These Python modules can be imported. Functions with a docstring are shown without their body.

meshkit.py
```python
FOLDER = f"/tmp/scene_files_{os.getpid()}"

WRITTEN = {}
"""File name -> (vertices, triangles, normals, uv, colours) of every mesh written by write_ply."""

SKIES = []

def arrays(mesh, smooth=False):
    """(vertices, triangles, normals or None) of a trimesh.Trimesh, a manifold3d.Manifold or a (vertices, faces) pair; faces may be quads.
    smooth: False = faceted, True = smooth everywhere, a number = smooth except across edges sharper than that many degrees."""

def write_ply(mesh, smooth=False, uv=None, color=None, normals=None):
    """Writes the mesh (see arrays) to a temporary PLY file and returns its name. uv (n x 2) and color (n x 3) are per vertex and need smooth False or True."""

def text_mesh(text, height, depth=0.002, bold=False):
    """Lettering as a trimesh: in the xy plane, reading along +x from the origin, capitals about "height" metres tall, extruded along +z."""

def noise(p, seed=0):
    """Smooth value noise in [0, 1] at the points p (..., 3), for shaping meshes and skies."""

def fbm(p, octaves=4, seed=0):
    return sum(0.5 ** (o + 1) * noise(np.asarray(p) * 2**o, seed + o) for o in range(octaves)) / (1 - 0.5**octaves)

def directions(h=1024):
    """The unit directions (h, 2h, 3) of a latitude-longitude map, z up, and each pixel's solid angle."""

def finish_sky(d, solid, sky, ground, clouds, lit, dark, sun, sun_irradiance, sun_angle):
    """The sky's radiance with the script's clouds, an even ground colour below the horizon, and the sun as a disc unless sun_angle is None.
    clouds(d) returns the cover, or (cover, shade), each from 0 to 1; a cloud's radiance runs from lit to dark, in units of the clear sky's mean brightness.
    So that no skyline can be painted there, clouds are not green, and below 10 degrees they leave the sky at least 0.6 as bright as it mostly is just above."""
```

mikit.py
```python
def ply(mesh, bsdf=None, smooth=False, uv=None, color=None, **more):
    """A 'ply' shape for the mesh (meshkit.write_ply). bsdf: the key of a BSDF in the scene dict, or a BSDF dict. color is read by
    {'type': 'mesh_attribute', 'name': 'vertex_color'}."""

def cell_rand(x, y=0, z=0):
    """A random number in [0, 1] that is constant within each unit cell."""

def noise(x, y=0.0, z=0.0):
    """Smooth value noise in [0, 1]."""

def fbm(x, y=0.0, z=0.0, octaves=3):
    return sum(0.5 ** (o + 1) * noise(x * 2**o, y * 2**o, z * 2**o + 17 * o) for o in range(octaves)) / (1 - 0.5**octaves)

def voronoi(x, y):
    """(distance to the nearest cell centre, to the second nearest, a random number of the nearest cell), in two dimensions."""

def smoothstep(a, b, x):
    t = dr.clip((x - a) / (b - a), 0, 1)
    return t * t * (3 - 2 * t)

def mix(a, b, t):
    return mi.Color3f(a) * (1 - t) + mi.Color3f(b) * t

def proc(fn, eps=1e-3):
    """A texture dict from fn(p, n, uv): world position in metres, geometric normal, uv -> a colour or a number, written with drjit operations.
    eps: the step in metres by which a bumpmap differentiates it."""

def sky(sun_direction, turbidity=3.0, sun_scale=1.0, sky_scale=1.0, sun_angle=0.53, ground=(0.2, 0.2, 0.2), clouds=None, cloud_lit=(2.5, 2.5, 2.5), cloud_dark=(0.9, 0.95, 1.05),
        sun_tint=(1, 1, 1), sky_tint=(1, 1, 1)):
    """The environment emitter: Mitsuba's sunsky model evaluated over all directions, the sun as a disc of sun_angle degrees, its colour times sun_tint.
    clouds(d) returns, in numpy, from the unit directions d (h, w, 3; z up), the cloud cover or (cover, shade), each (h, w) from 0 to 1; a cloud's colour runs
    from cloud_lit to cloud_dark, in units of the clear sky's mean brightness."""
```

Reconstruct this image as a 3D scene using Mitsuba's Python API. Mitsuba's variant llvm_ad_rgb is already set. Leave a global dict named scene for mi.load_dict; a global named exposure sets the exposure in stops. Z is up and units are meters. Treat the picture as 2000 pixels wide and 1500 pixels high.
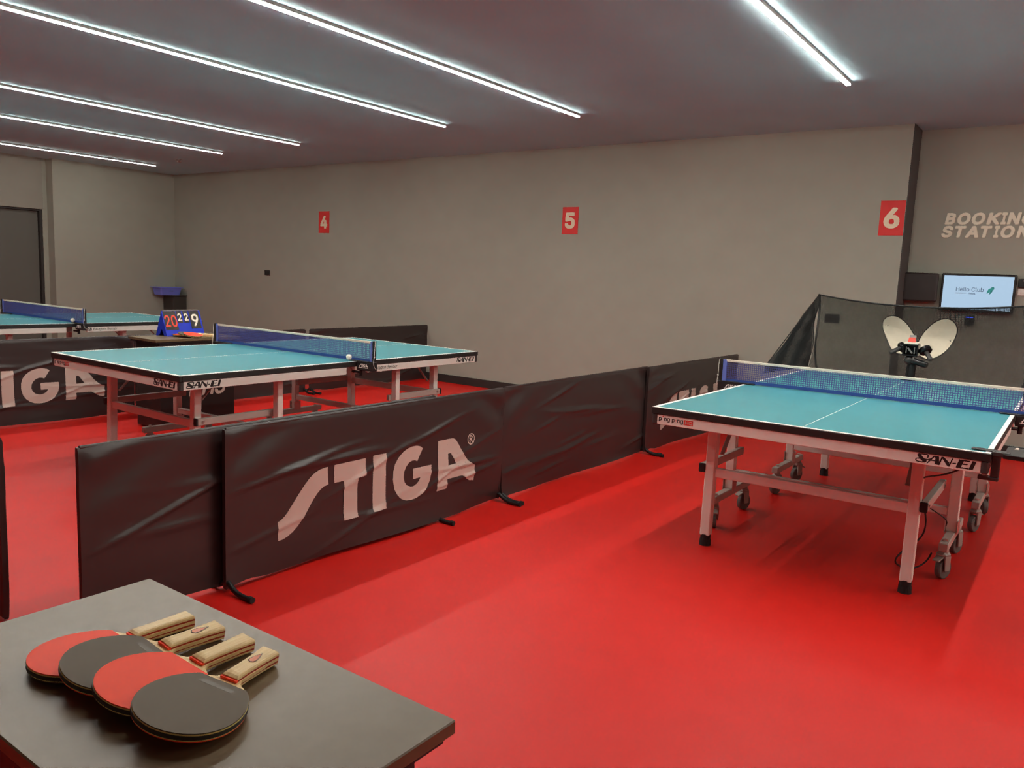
import math
import numpy as np
import trimesh
import drjit as dr
import mitsuba as mi
import mikit
import meshkit
from shapely.geometry import Polygon, LineString, Point, box as sbox
from shapely.ops import unary_union
from shapely import affinity

T = mi.ScalarTransform4f
exposure = 1.1
scene, labels, used = {}, {}, set()

# ------------------------------------------------------------------ camera
CAM = np.array([0.0, 0.0, 1.39933])
FW = np.array([0.80609717, 0.57641869, -0.1339733])
UP = np.array([0.0843024, 0.11222922, 0.99009985])
scene['camera'] = {'type': 'perspective', 'fov': 65.5229, 'fov_axis': 'x', 'near_clip': 0.05, 'far_clip': 100.0,
                   'to_world': T().look_at(origin=CAM.tolist(), target=(CAM + FW).tolist(), up=UP.tolist())}


def lin(r, g, b):
    return [(c / 255 / 12.92 if c <= 10 else ((c / 255 + 0.055) / 1.055) ** 2.4) for c in (r, g, b)]


def rgb(r, g, b):
    return {'type': 'rgb', 'value': lin(r, g, b)}


# ------------------------------------------------------------------ lights (LED strips under the ceiling; their diffusers emit)
STRIP_RADIANCE = [43.0, 40.8, 36.6]
CEIL = 2.866
STRIPS = [  # y, start x, end x, output
    (11.80, 1.0, 6.89, .30), (9.50, 1.0, 6.48, .50), (7.84, 1.0, 6.39, .80), (5.38, 1.0, 6.19, 1.0), (3.90, 1.0, 6.30, 1.05),
    (1.557, 1.0, 6.11, 1.12), (0.12, 3.2, 6.15, 1.5), (-2.30, 2.6, 7.6, .95), (-3.80, 2.6, 7.6, .95)]
STRIP_LABEL = ['thin white LED strip light nearest the far left wall, shortest in the photo',
               'thin white LED strip light on the ceiling, second from the far left wall',
               'thin white LED strip light on the ceiling, third from the far left wall',
               'long white LED strip light over the middle table, fourth from the left wall',
               'long white LED strip light above the lettered barrier row, ending above the 5 sign',
               'bright white LED strip light at the upper right, ending above the 6 sign',
               'white LED strip light over the right edge of the nearest table',
               'white LED strip light beyond the right side of the nearest table', 'white LED strip light closest to the right wall']
SCREEN_RADIANCE = 0.42


# ------------------------------------------------------------------ materials
def pr(key, c, rough=0.5, metallic=0.0, spec=0.5, **k):
    base = c if isinstance(c, dict) else rgb(*c)
    scene[key] = {'type': 'twosided', 'bsdf': {'type': 'principled', 'base_color': base, 'roughness': rough, 'metallic': metallic, 'specular': spec, **k}}
    return key


def mottled(c, amount=0.06, f=1.5, f2=18.0):
    a = mi.Color3f(lin(*c))

    def fn(p, n, uv):
        v = mikit.fbm(p.x * f, p.y * f, p.z * f) - 0.5 + 0.4 * (mikit.noise(p.x * f2, p.y * f2, p.z * f2) - 0.5)
        return mi.Color3f(lin(*c)) * (1 + 2 * amount * v)
    return mikit.proc(fn)


def wood(p, n, uv):
    g = mikit.noise(uv.x * 3, uv.y * 90) * 0.6 + mikit.noise(uv.x * 8, uv.y * 260) * 0.4
    return mikit.mix(lin(216, 186, 124), lin(244, 222, 164), g)


pr('m_floor', mottled((198, 25, 17), 0.05, 0.8, 9.0), 0.48, spec=0.38)
pr('m_wall', mottled((162, 164, 152), 0.05, 0.9, 7.0), 0.8, spec=0.3)
pr('m_ceiling', mottled((148, 188, 195), 0.07, 0.7, 4.0), 0.85, spec=0.2)
pr('m_bulkhead', mottled((150, 148, 138), 0.04, 0.9, 6.0), 0.8, spec=0.2)
pr('m_painted_shade', (74, 72, 70), 0.7, spec=0.2)  # shade of the recess side, put into the colour
pr('m_door', (98, 98, 92), 0.6, spec=0.3)
pr('m_baseboard', (44, 42, 40), 0.5)
pr('m_black', (24, 23, 23), 0.45)
pr('m_black_gloss', (20, 20, 21), 0.22)
pr('m_dark_grey', (58, 56, 55), 0.4)
pr('m_rubber', (22, 21, 21), 0.7)
pr('m_vinyl', (50, 42, 41), 0.34, spec=0.5)
pr('m_letter', (188, 172, 162), 0.5)
pr('m_tabletop_teal', mottled((70, 139, 148), 0.03, 2.0, 30.0), 0.28, spec=0.65)
pr('m_line', (245, 243, 236), 0.5)
pr('m_edge_black', (30, 28, 27), 0.5)
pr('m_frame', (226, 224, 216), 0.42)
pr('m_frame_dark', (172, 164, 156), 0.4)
pr('m_steel', (190, 188, 182), 0.3, metallic=0.8)
pr('m_caster', (150, 146, 138), 0.5)
pr('m_tyre', (92, 90, 86), 0.6)
pr('m_print_black', (26, 24, 24), 0.5)
pr('m_print_red', (205, 36, 30), 0.5)
pr('m_net_blue', (72, 74, 140), 0.7)
pr('m_net_navy', (44, 74, 146), 0.7)
pr('m_net_sleeve', (98, 118, 196), 0.6)
pr('m_net_tape', (240, 234, 216), 0.6)
pr('m_white', (236, 234, 226), 0.45)
pr('m_ball', (244, 240, 226), 0.35)
pr('m_sign_red', (214, 44, 42), 0.5)
pr('m_sign_digit', (236, 218, 190), 0.5)
pr('m_wall_letter', (232, 228, 208), 0.5)
pr('m_desk_top', mottled((98, 82, 58), 0.08, 6.0, 60.0), 0.38, spec=0.6)
pr('m_desk_body', (30, 27, 26), 0.45)
pr('m_wood', mikit.proc(wood), 0.45)
pr('m_rubber_red', (246, 72, 40), 0.55, spec=0.25)
pr('m_rubber_black', (84, 70, 52), 0.55, spec=0.3)
pr('m_rubber_mark', (78, 66, 50), 0.4)
pr('m_sponge', (228, 206, 128), 0.7, spec=0.2)
pr('m_edge_tape', (40, 34, 30), 0.5)
pr('m_stripe_red', (170, 50, 32), 0.45)
pr('m_emblem', (206, 108, 58), 0.35)
pr('m_emblem_rim', (74, 42, 26), 0.4)
pr('m_blue_bin', (112, 126, 222), 0.4)
pr('m_pedestal', (56, 52, 48), 0.5)
pr('m_score_blue', (28, 52, 190), 0.4)
pr('m_score_dark', (48, 44, 42), 0.5)
pr('m_digit_red', (226, 72, 52), 0.5)
pr('m_digit_white', (240, 232, 214), 0.5)
pr('m_mesh_black', (26, 25, 24), 0.8)
pr('m_wing', mottled((222, 212, 190), 0.05, 9.0, 60.0), 0.6)
pr('m_wing_rim', (30, 28, 27), 0.7)
pr('m_orange', (236, 84, 66), 0.4)
pr('m_screen_text', (44, 70, 110), 0.6)
pr('m_screen_grey', (150, 170, 196), 0.6)
pr('m_teal_mark', (60, 190, 190), 0.6)
pr('m_teal_mark_dark', (40, 160, 165), 0.6)
pr('m_detector', (150, 150, 148), 0.5)
scene['m_clear'] = {'type': 'thindielectric'}


# ------------------------------------------------------------------ mesh helpers
def cat(*ms):
    ms = [m for g in ms for m in (g if isinstance(g, (list, tuple)) else [g])]
    return trimesh.util.concatenate([trimesh.Trimesh(m.vertices, m.faces, process=False) for m in ms])


def bx(x0, x1, y0, y1, z0, z1, c=0.0):
    """A box from corner to corner, its edges chamfered by c."""
    lo, hi = np.array([x0, y0, z0], float), np.array([x1, y1, z1], float)
    lo, hi = np.minimum(lo, hi), np.maximum(lo, hi)
    c = min(c, 0.45 * (hi - lo).min())
    if c <= 0:
        m = trimesh.creation.box(extents=hi - lo)
        m.apply_translation((lo + hi) / 2)
        return m
    pts = []
    for k in range(3):
        for sx in (0, 1):
            for sy in (0, 1):
                for sz in (0, 1):
                    s = np.array([sx, sy, sz])
                    pt = np.where(s == 1, hi - c, lo + c)
                    pt[k] = hi[k] if s[k] else lo[k]
                    pts.append(pt)
    return trimesh.convex.convex_hull(np.array(pts))


def rot(m, deg, axis, at=(0, 0, 0)):
    m = m.copy()
    m.apply_transform(trimesh.transformations.rotation_matrix(math.radians(deg), axis, at))
    return m


def mv(m, x=0, y=0, z=0):
    m = m.copy()
    m.apply_translation([x, y, z])
    return m


def cyl(p0, p1, r, n=20, r1=None):
    """A closed cylinder or cone between two points."""
    p0, p1 = np.asarray(p0, float), np.asarray(p1, float)
    r1 = r if r1 is None else r1
    d = p1 - p0
    d = d / np.linalg.norm(d)
    a = np.cross(d, [0, 0, 1] if abs(d[2]) < 0.9 else [1, 0, 0])
    a /= np.linalg.norm(a)
    b = np.cross(d, a)
    t = np.arange(n) * 2 * np.pi / n
    ring = np.cos(t)[:, None] * a + np.sin(t)[:, None] * b
    return trimesh.convex.convex_hull(np.vstack([p0 + ring * r, p1 + ring * r1]))


def tube(path, r, n=8):
    """A round tube along a polyline, its ends closed."""
    p = np.asarray(path, float)
    t = np.gradient(p, axis=0)
    t /= np.linalg.norm(t, axis=1, keepdims=True)
    a = np.cross(t, [0.13, 0.31, 0.94])
    bad = np.linalg.norm(a, axis=1) < 1e-3
    a[bad] = np.cross(t[bad], [1, 0, 0])
    a /= np.linalg.norm(a, axis=1, keepdims=True)
    b = np.cross(t, a)
    g = np.arange(n) * 2 * np.pi / n
    v = (p[:, None] + r * (np.cos(g)[None, :, None] * a[:, None] + np.sin(g)[None, :, None] * b[:, None])).reshape(-1, 3)
    f = []
    for i in range(len(p) - 1):
        for j in range(n):
            k = (j + 1) % n
            A, B, C, D = i * n + j, i * n + k, (i + 1) * n + k, (i + 1) * n + j
            f += [[A, C, B], [A, D, C]]
    e = (len(p) - 1) * n
    for j in range(1, n - 1):
        f += [[0, j, j + 1], [e, e + j + 1, e + j]]
    return trimesh.Trimesh(v, f, process=False)


def spline(pts, n=40):
    from scipy.interpolate import CubicSpline
    pts = np.asarray(pts, float)
    s = np.r_[0, np.cumsum(np.linalg.norm(np.diff(pts, axis=0), axis=1))]
    return CubicSpline(s, pts)(np.linspace(0, s[-1], n))


def beam(p0, p1, w, h, c=0.004, side=(0, 1, 0)):
    """A chamfered bar of w (along side) by h between two points."""
    p0, p1 = np.asarray(p0, float), np.asarray(p1, float)
    L = np.linalg.norm(p1 - p0)
    m = bx(0, L, -w / 2, w / 2, -h / 2, h / 2, c)
    x = (p1 - p0) / L
    z = np.cross(x, side)
    z /= np.linalg.norm(z)
    y = np.cross(z, x)
    M = np.eye(4)
    M[:3, :3] = np.stack([x, y, z], 1)
    M[:3, 3] = p0
    m.apply_transform(M)
    return m


def ext(poly, h):
    """A shapely outline extruded along +z."""
    gs = [g for g in getattr(poly, 'geoms', [poly]) if g.area > 1e-10]
    return cat([trimesh.creation.extrude_polygon(g, h, engine='earcut') for g in gs])


def stand(m, o, u, v):
    """Carries a mesh lying in the xy plane to the origin o, x along u, y along v (its thickness along u x v)."""
    u, v = np.asarray(u, float), np.asarray(v, float)
    M = np.eye(4)
    M[:3, :3] = np.stack([u, v, np.cross(u, v)], 1)
    M[:3, 3] = o
    m = m.copy()
    m.apply_transform(M)
    return m


def text(s, h, depth=0.0012, bold=False, slant=0.0, width=1.0, centre=False, heavy=0.0):
    """Lettering; heavy thickens the strokes by that share of the height."""
    m = meshkit.text_mesh(s, h, depth, bold)
    if heavy:
        tri = m.triangles[m.face_normals[:, 2] < -.5][:, :, :2]
        m = ext(unary_union([Polygon(t).buffer(1e-6) for t in tri]).buffer(heavy * h, join_style=2, mitre_limit=2.5).simplify(.004 * h), depth)
    m.vertices[:, 0] = m.vertices[:, 0] * width + slant * m.vertices[:, 1]
    if centre:
        m.vertices[:, 0] -= (m.bounds[0, 0] + m.bounds[1, 0]) / 2
    return m


def smooth_ring(pts, n=120, s=1.0):
    """A closed outline through the points, smoothed."""
    from scipy.interpolate import splprep, splev
    p = np.asarray(pts, float)
    p = np.vstack([p, p[:1]])
    tck, _ = splprep(p.T, s=s, per=True)
    return np.array(splev(np.linspace(0, 1, n, endpoint=False), tck)).T


# ------------------------------------------------------------------ keys, things, copies
def fresh(base):
    k, i = base, 0
    while k in used:
        i += 1
        k = f'{base}_{i:03d}'
    used.add(k)
    return k


def thing(name, label, category, group=None):
    k = fresh(name)
    labels[k] = {'label': label, 'category': category}
    if group:
        labels[k]['group'] = group
    return k


def put(parent, name, mesh, mat, smooth=False, label=None, tw=None, kind=None, uv=None, **more):
    k = fresh(f'{parent}__{name}' if parent else name)
    d = mikit.ply(mesh, mat, smooth, uv=uv, **more)
    if tw is not None:
        d['to_world'] = tw
    scene[k] = d
    if label or kind:
        labels[k] = {**({'label': label} if label else {}), **({'kind': kind} if kind else {})}
    return k


def struct(name, mesh, mat, label):
    k = put(None, name, mesh, mat)
    labels[k] = {'label': label, 'kind': 'structure'}
    return k


class Proto:
    """The parts of a kind of thing, built once and stamped under each thing's own key."""

    def __init__(self):
        self.parts, self.names, self.said = [], set(), {}

    def add(self, name, mesh, mat, parent='', smooth=False, label=None, kind=None, uv=None):
        base = f'{parent}__{name}' if parent else name
        k, i = base, 0
        while k in self.names:
            i += 1
            k = f'{base}_{i:03d}'
        self.names.add(k)
        self.parts.append((k, mikit.ply(mesh, mat, smooth, uv=uv)))
        if label or kind:
            self.said[k] = {**({'label': label} if label else {}), **({'kind': kind} if kind else {})}
        return k

    def stamp(self, name, label, category, group=None, tw=None):
        r = thing(name, label, category, group)
        for k, d in self.parts:
            scene[f'{r}__{k}'] = {**d, 'to_world': tw} if tw is not None else dict(d)
            used.add(f'{r}__{k}')
            if k in self.said:
                labels[f'{r}__{k}'] = dict(self.said[k])
        return r


def place(x, y, z=0.0, deg=0.0):
    return T().translate([x, y, z]).rotate([0, 0, 1], deg)


# ------------------------------------------------------------------ the room
XW, YL, XB, YC = 7.85, 12.87, 8.20, 1.412   # numbered wall, left wall, booking wall, corner of the recess
XN, YR = -3.0, -5.4
struct('floor', bx(XN - .1, XB + .1, YR - .1, YL + .4, -0.1, 0), 'm_floor', 'glossy bright red vinyl floor')
struct('ceiling', bx(XN - .1, XB + .1, YR - .1, YL + .4, CEIL, CEIL + .1), 'm_ceiling', 'dark grey painted ceiling')
struct('wall_far', bx(XW, XB + .1, YC, YL + .4, 0, CEIL), 'm_wall', 'dark grey far wall with the red number signs')
struct('wall_recess', bx(XB, XB + .1, YR, YC, 0, CEIL), 'm_wall', 'set-back dark grey wall of the booking station')
struct('wall_right', bx(XN, XB + .1, YR - .1, YR, 0, CEIL), 'm_wall', 'dark grey right wall')
struct('wall_near', bx(XN - .1, XN, YR - .1, YL + .4, 0, CEIL), 'm_wall', 'dark grey wall behind the camera')
struct('wall_left', bx(5.87, XW, YL, YL + .4, 0, CEIL), 'm_wall', 'dark grey left wall beside the corner')
XD = 5.80
struct('wall_left_door', cat(bx(XD, 5.87, YL + .2, YL + .4, 0, CEIL), bx(XN, 3.2, YL + .2, YL + .4, 0, CEIL)), 'm_wall', 'set-back dark grey left wall beside the door')
struct('trim_1', bx(3.2, XD, YL + .17, YL + .4, 2.11, CEIL), 'm_bulkhead', 'lighter grey panel above the dark door')
dk = thing('door_1', 'dark grey flush double door under the lighter panel in the left wall', 'door')
labels[dk] = {'label': labels[dk]['label'], 'kind': 'structure'}
put(dk, 'leaf', bx(4.52, XD - .04, YL + .27, YL + .32, 0.01, 2.08, .003), 'm_door')
put(dk, 'leaf', bx(3.24, 4.50, YL + .27, YL + .32, 0.01, 2.08, .003), 'm_door')
put(dk, 'frame', cat(bx(XD - .04, XD, YL + .21, YL + .34, 0, 2.11, .003), bx(3.2, 3.24, YL + .21, YL + .34, 0, 2.11, .003), bx(3.24, XD - .04, YL + .21, YL + .34, 2.08, 2.11, .003)), 'm_baseboard')
hd = put(dk, 'handle', cat(cyl([4.60, YL + .27, 1.02], [4.60, YL + .22, 1.02], .011), cyl([4.60, YL + .225, 1.02], [4.72, YL + .225, 1.02], .009)), 'm_steel', 40)
struct('shade_strip_2', bx(XW + .004, XB, YC - .008, YC, 0, CEIL), 'm_painted_shade', 'narrow added strip at the edge of the recess, painted dark as shade')  # added thin sheet, its dark colour stands for shade on the recess side
struct('baseboard_far', bx(XW - .014, XW, YC, YL, 0, .10, .003), 'm_baseboard', 'black baseboard along the far wall')
struct('baseboard_left', bx(5.87, XW - .014, YL - .014, YL, 0, .10, .003), 'm_baseboard', 'black baseboard along the left wall')
struct('baseboard_recess', bx(XB - .014, XB, YR, YC, 0, .10, .003), 'm_baseboard', 'black baseboard in the recess')

# LED strips
for (y, x0, x1, out), lb in zip(STRIPS, STRIP_LABEL):
    k = thing('strip_light', lb, 'strip light', 'LED strip lights on the ceiling')
    put(k, 'housing', bx(x0, x1, y - .018, y + .018, 2.846, CEIL, .001), 'm_detector')
    for xe in (x0 - .004, x1):
        put(k, 'end_cap', bx(xe, xe + .004, y - .018, y + .018, 2.833, CEIL, .001), 'm_detector')
    put(k, 'diffuser', bx(x0 + .001, x1 - .001, y - .016, y + .016, 2.836, 2.8455, .002), 'm_white',
        emitter={'type': 'area', 'radiance': {'type': 'rgb', 'value': [v * out for v in STRIP_RADIANCE]}})

k = thing('smoke_detector', 'small pale smoke detector on the ceiling near the far left corner', 'smoke detector')
put(k, 'body', cat(cyl([6.70, 10.86, CEIL], [6.70, 10.86, CEIL - .02], .05, 28), cyl([6.70, 10.86, CEIL - .02], [6.70, 10.86, CEIL - .04], .045, 28, .03)), 'm_detector', 30)


# number signs
def sign(y0, y1, z0, z1, d, label):
    k = thing('number_sign', label, 'sign', None)
    put(k, 'plate', bx(XW - .005, XW, y0, y1, z0, z1, .001), 'm_sign_red')
    g = text(d, 0.160, .002, True, 0, 1.08, heavy=.036)
    w = (y1 - y0)
    b = g.bounds
    g.apply_translation([-(b[0, 0] + b[1, 0]) / 2, -(b[0, 1] + b[1, 1]) / 2, 0])
    put(k, 'digit', stand(g, [XW - .005, (y0 + y1) / 2, (z0 + z1) / 2], [0, -1, 0], [0, 0, 1]), 'm_sign_digit')


sign(8.945, 9.17, 1.903, 2.212, '4', 'red wall sign with pale number 4, on the far wall beyond the middle table')
sign(4.788, 5.00, 1.903, 2.207, '5', 'red wall sign with pale number 5, in the middle of the far wall')
sign(1.415, 1.62, 1.903, 2.210, '6', 'red wall sign with pale number 6, at the edge of the recess')

# booking station lettering
for s, z, y, lay in (('BOOKING', 2.026, 1.140, ((0, .095), (.107, .118), (.231, .118), (.358, .126), (.474, .055), (.527, .116), (.645, .12))),
                     ('STATION', 1.912, 1.158, ((0, .104), (.116, .100), (.207, .118), (.335, .100), (.444, .055), (.505, .118), (.636, .116)))):
    k = thing('wall_lettering', f'cream capital letters reading {s} on the wall above the screen', 'lettering')
    for ch, (x, wd) in zip(s, lay):
        g = text(ch, .089, .012, True, 0.15, heavy=.045)
        g.vertices[:, 0] = (g.vertices[:, 0] - g.bounds[0, 0]) * (.91 * wd * .97 / (g.bounds[1, 0] - g.bounds[0, 0])) + .91 * x
        put(k, 'letter', stand(g, [XB, y, z + .005], [0, -1, 0], [0, 0, 1]), 'm_wall_letter')

# sockets and switches
k = thing('wall_socket', 'small black socket plate on the far wall below the 4 sign', 'wall socket')
put(k, 'plate', bx(XW - .009, XW, 10.285, 10.41, 1.258, 1.334, .002), 'm_baseboard')
put(k, 'outlet', bx(XW - .012, XW - .009, 10.36, 10.395, 1.275, 1.315, .001), 'm_black')
put(k, 'outlet', bx(XW - .012, XW - .009, 10.30, 10.335, 1.275, 1.315, .001), 'm_black')
k = thing('power_outlet', 'black double power outlet on the far wall seen through the catch net', 'power outlet')
put(k, 'plate', bx(XW - .010, XW, 1.878, 2.012, 1.092, 1.174, .003), 'm_black')
for yy in (1.925, 1.975):
    put(k, 'switch', bx(XW - .014, XW - .010, yy - .010, yy + .010, 1.142, 1.162, .001), 'm_dark_grey')
    put(k, 'socket', cat([bx(XW - .0115, XW - .010, yy + a - .003, yy + a + .003, 1.108 + b, 1.124 + b, 0) for a, b in ((-.010, .004), (.010, .004), (0, -.010))]), 'm_dark_grey')
k = thing('control_box', 'black control box on the wall right of the screen, above the white switch', 'control box')
put(k, 'case', bx(XB - .03, XB, .40, .518, 1.487, 1.562, .004), 'm_black')
put(k, 'label_strip', bx(XB - .0315, XB - .03, .42, .485, 1.540, 1.546, 0), 'm_white')
k = thing('light_switch', 'white light switch below the black control box right of the screen', 'light switch')
put(k, 'plate', bx(XB - .010, XB, .40, .518, 1.418, 1.478, .003), 'm_white')
put(k, 'rocker', bx(XB - .014, XB - .010, .465, .495, 1.435, 1.462, .002), 'm_white')

# wall screen and the black panel beside it
k = thing('wall_screen', 'wall screen with pale blue display reading Hello Club', 'screen')
SX = 8.13
put(k, 'case', bx(SX, XB, .531, 1.104, 1.259, 1.592, .006), 'm_black')
pan = put(k, 'display', bx(SX - .002, SX, .548, 1.086, 1.277, 1.574, 0), 'm_black', emitter={'type': 'area', 'radiance': {'type': 'rgb', 'value': [v * SCREEN_RADIANCE for v in lin(178, 208, 234)]}})


def on_screen(m, y, z):
    return stand(m, [SX - .002, y, z], [0, -1, 0], [0, 0, 1])


put(k, 'title_lettering', on_screen(text('Hello Club', .036, .0006, width=.90), .985, 1.437), 'm_screen_text')
put(k, 'small_lettering', on_screen(text('POWERED BY', .011, .0006, width=.9), .985, 1.413), 'm_screen_grey')
put(k, 'small_lettering', on_screen(text('fredla.', .013, .0006, True), .880, 1.413), 'm_screen_text')
leaf = Polygon([(0, 0), (18, 10), (34, 30), (52, 36), (56, 52), (48, 62), (36, 60), (26, 48), (12, 40), (4, 20)]).buffer(3).buffer(-2)
put(k, 'bird_mark', on_screen(ext(affinity.scale(leaf, .00095, .00095, origin=(0, 0)), .0006), .742, 1.424), 'm_teal_mark')
leaf2 = Polygon([(22, -6), (34, 6), (44, 26), (36, 30), (26, 16)]).buffer(2)
put(k, 'bird_mark', on_screen(ext(affinity.scale(leaf2, .00095, .00095, origin=(0, 0)), .0008), .742, 1.424), 'm_teal_mark_dark')
k = thing('blank_panel', 'blank black wall panel left of the lit screen', 'panel')
put(k, 'cover', bx(8.10, 8.16, 1.130, 1.418, 1.330, 1.588, .012), 'm_vinyl')
put(k, 'bracket', bx(8.155, XB, 1.2, 1.36, 1.38, 1.54, .004), 'm_black')
k = thing('card_reader', 'small black card reader with a blue light below the screen', 'card reader')
put(k, 'case', bx(8.16, XB, .818, .888, 1.135, 1.222, .006), 'm_black')
put(k, 'blue_light', bx(8.157, 8.16, .825, .881, 1.205, 1.214, 0), 'm_net_sleeve', emitter={'type': 'area', 'radiance': {'type': 'rgb', 'value': [.02, .08, 1.3]}})


# ------------------------------------------------------------------ logos
def poly(pts, s=.001):
    return Polygon([(a * s, b * s) for a, b in pts]).buffer(0)


LET = {
    'S': [(268, 256), (286, 261), (310, 278), (347, 318), (391, 368), (423, 404), (450, 429), (474, 444), (502, 456), (530, 461), (557, 463), (562, 375), (536, 371), (517, 361), (493, 342), (465, 311), (429, 266), (402, 232), (381, 210), (352, 190), (321, 175), (295, 168), (271, 166)],
    'T': [(598, 464), (804, 465), (806, 376), (751, 375), (754, 174), (662, 173), (660, 375), (600, 375)],
    'I': [(855, 469), (948, 468), (950, 175), (858, 176)],
    'G': [(1230, 452), (1186, 385), (1170, 393), (1147, 395), (1121, 387), (1099, 368), (1085, 343), (1081, 315), (1088, 288), (1107, 266), (1134, 255), (1157, 253), (1184, 262), (1202, 276), (1211, 292), (1154, 292), (1154, 349), (1300, 348), (1299, 298), (1288, 257), (1265, 222), (1229, 196), (1183, 182), (1143, 179), (1101, 184), (1065, 200), (1035, 226), (1013, 264), (1002, 311), (1004, 360), (1017, 398), (1042, 430), (1074, 453), (1109, 468), (1144, 474), (1181, 472), (1209, 464)],
    'R': None}
A_out = [(1355, 472), (1421, 472), (1478, 471), (1502, 464), (1524, 442), (1558, 398), (1592, 350), (1632, 311), (1662, 291), (1688, 282), (1687, 239), (1686, 187), (1643, 195), (1615, 210), (1592, 226), (1571, 238), (1442, 239), (1441, 184), (1354, 183)]
A_hole = [(1443, 387), (1468, 386), (1492, 349), (1512, 320), (1443, 319)]
LETTERS = [poly(LET[c]) for c in 'STIG'] + [poly(A_out).difference(poly(A_hole))]
REG = Point(1.650, .443).buffer(.034, 24).difference(Point(1.650, .443).buffer(.0275, 24))
REG_R = unary_union([LineString(q).buffer(.0045, cap_style=2) for q in (((1.638, .42), (1.638, .464)), ((1.636, .461), (1.652, .461), (1.660, .453), (1.652, .443), (1.638, .443)), ((1.649, .443), (1.663, .421)))])
LOGO = unary_union(LETTERS)
LOGO_C = affinity.translate(LOGO, -.98, -.32)


def stroke(pts, w):
    return LineString([(a * .001, b * .001) for a, b in pts]).buffer(w * .0005, join_style=1)


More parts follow.
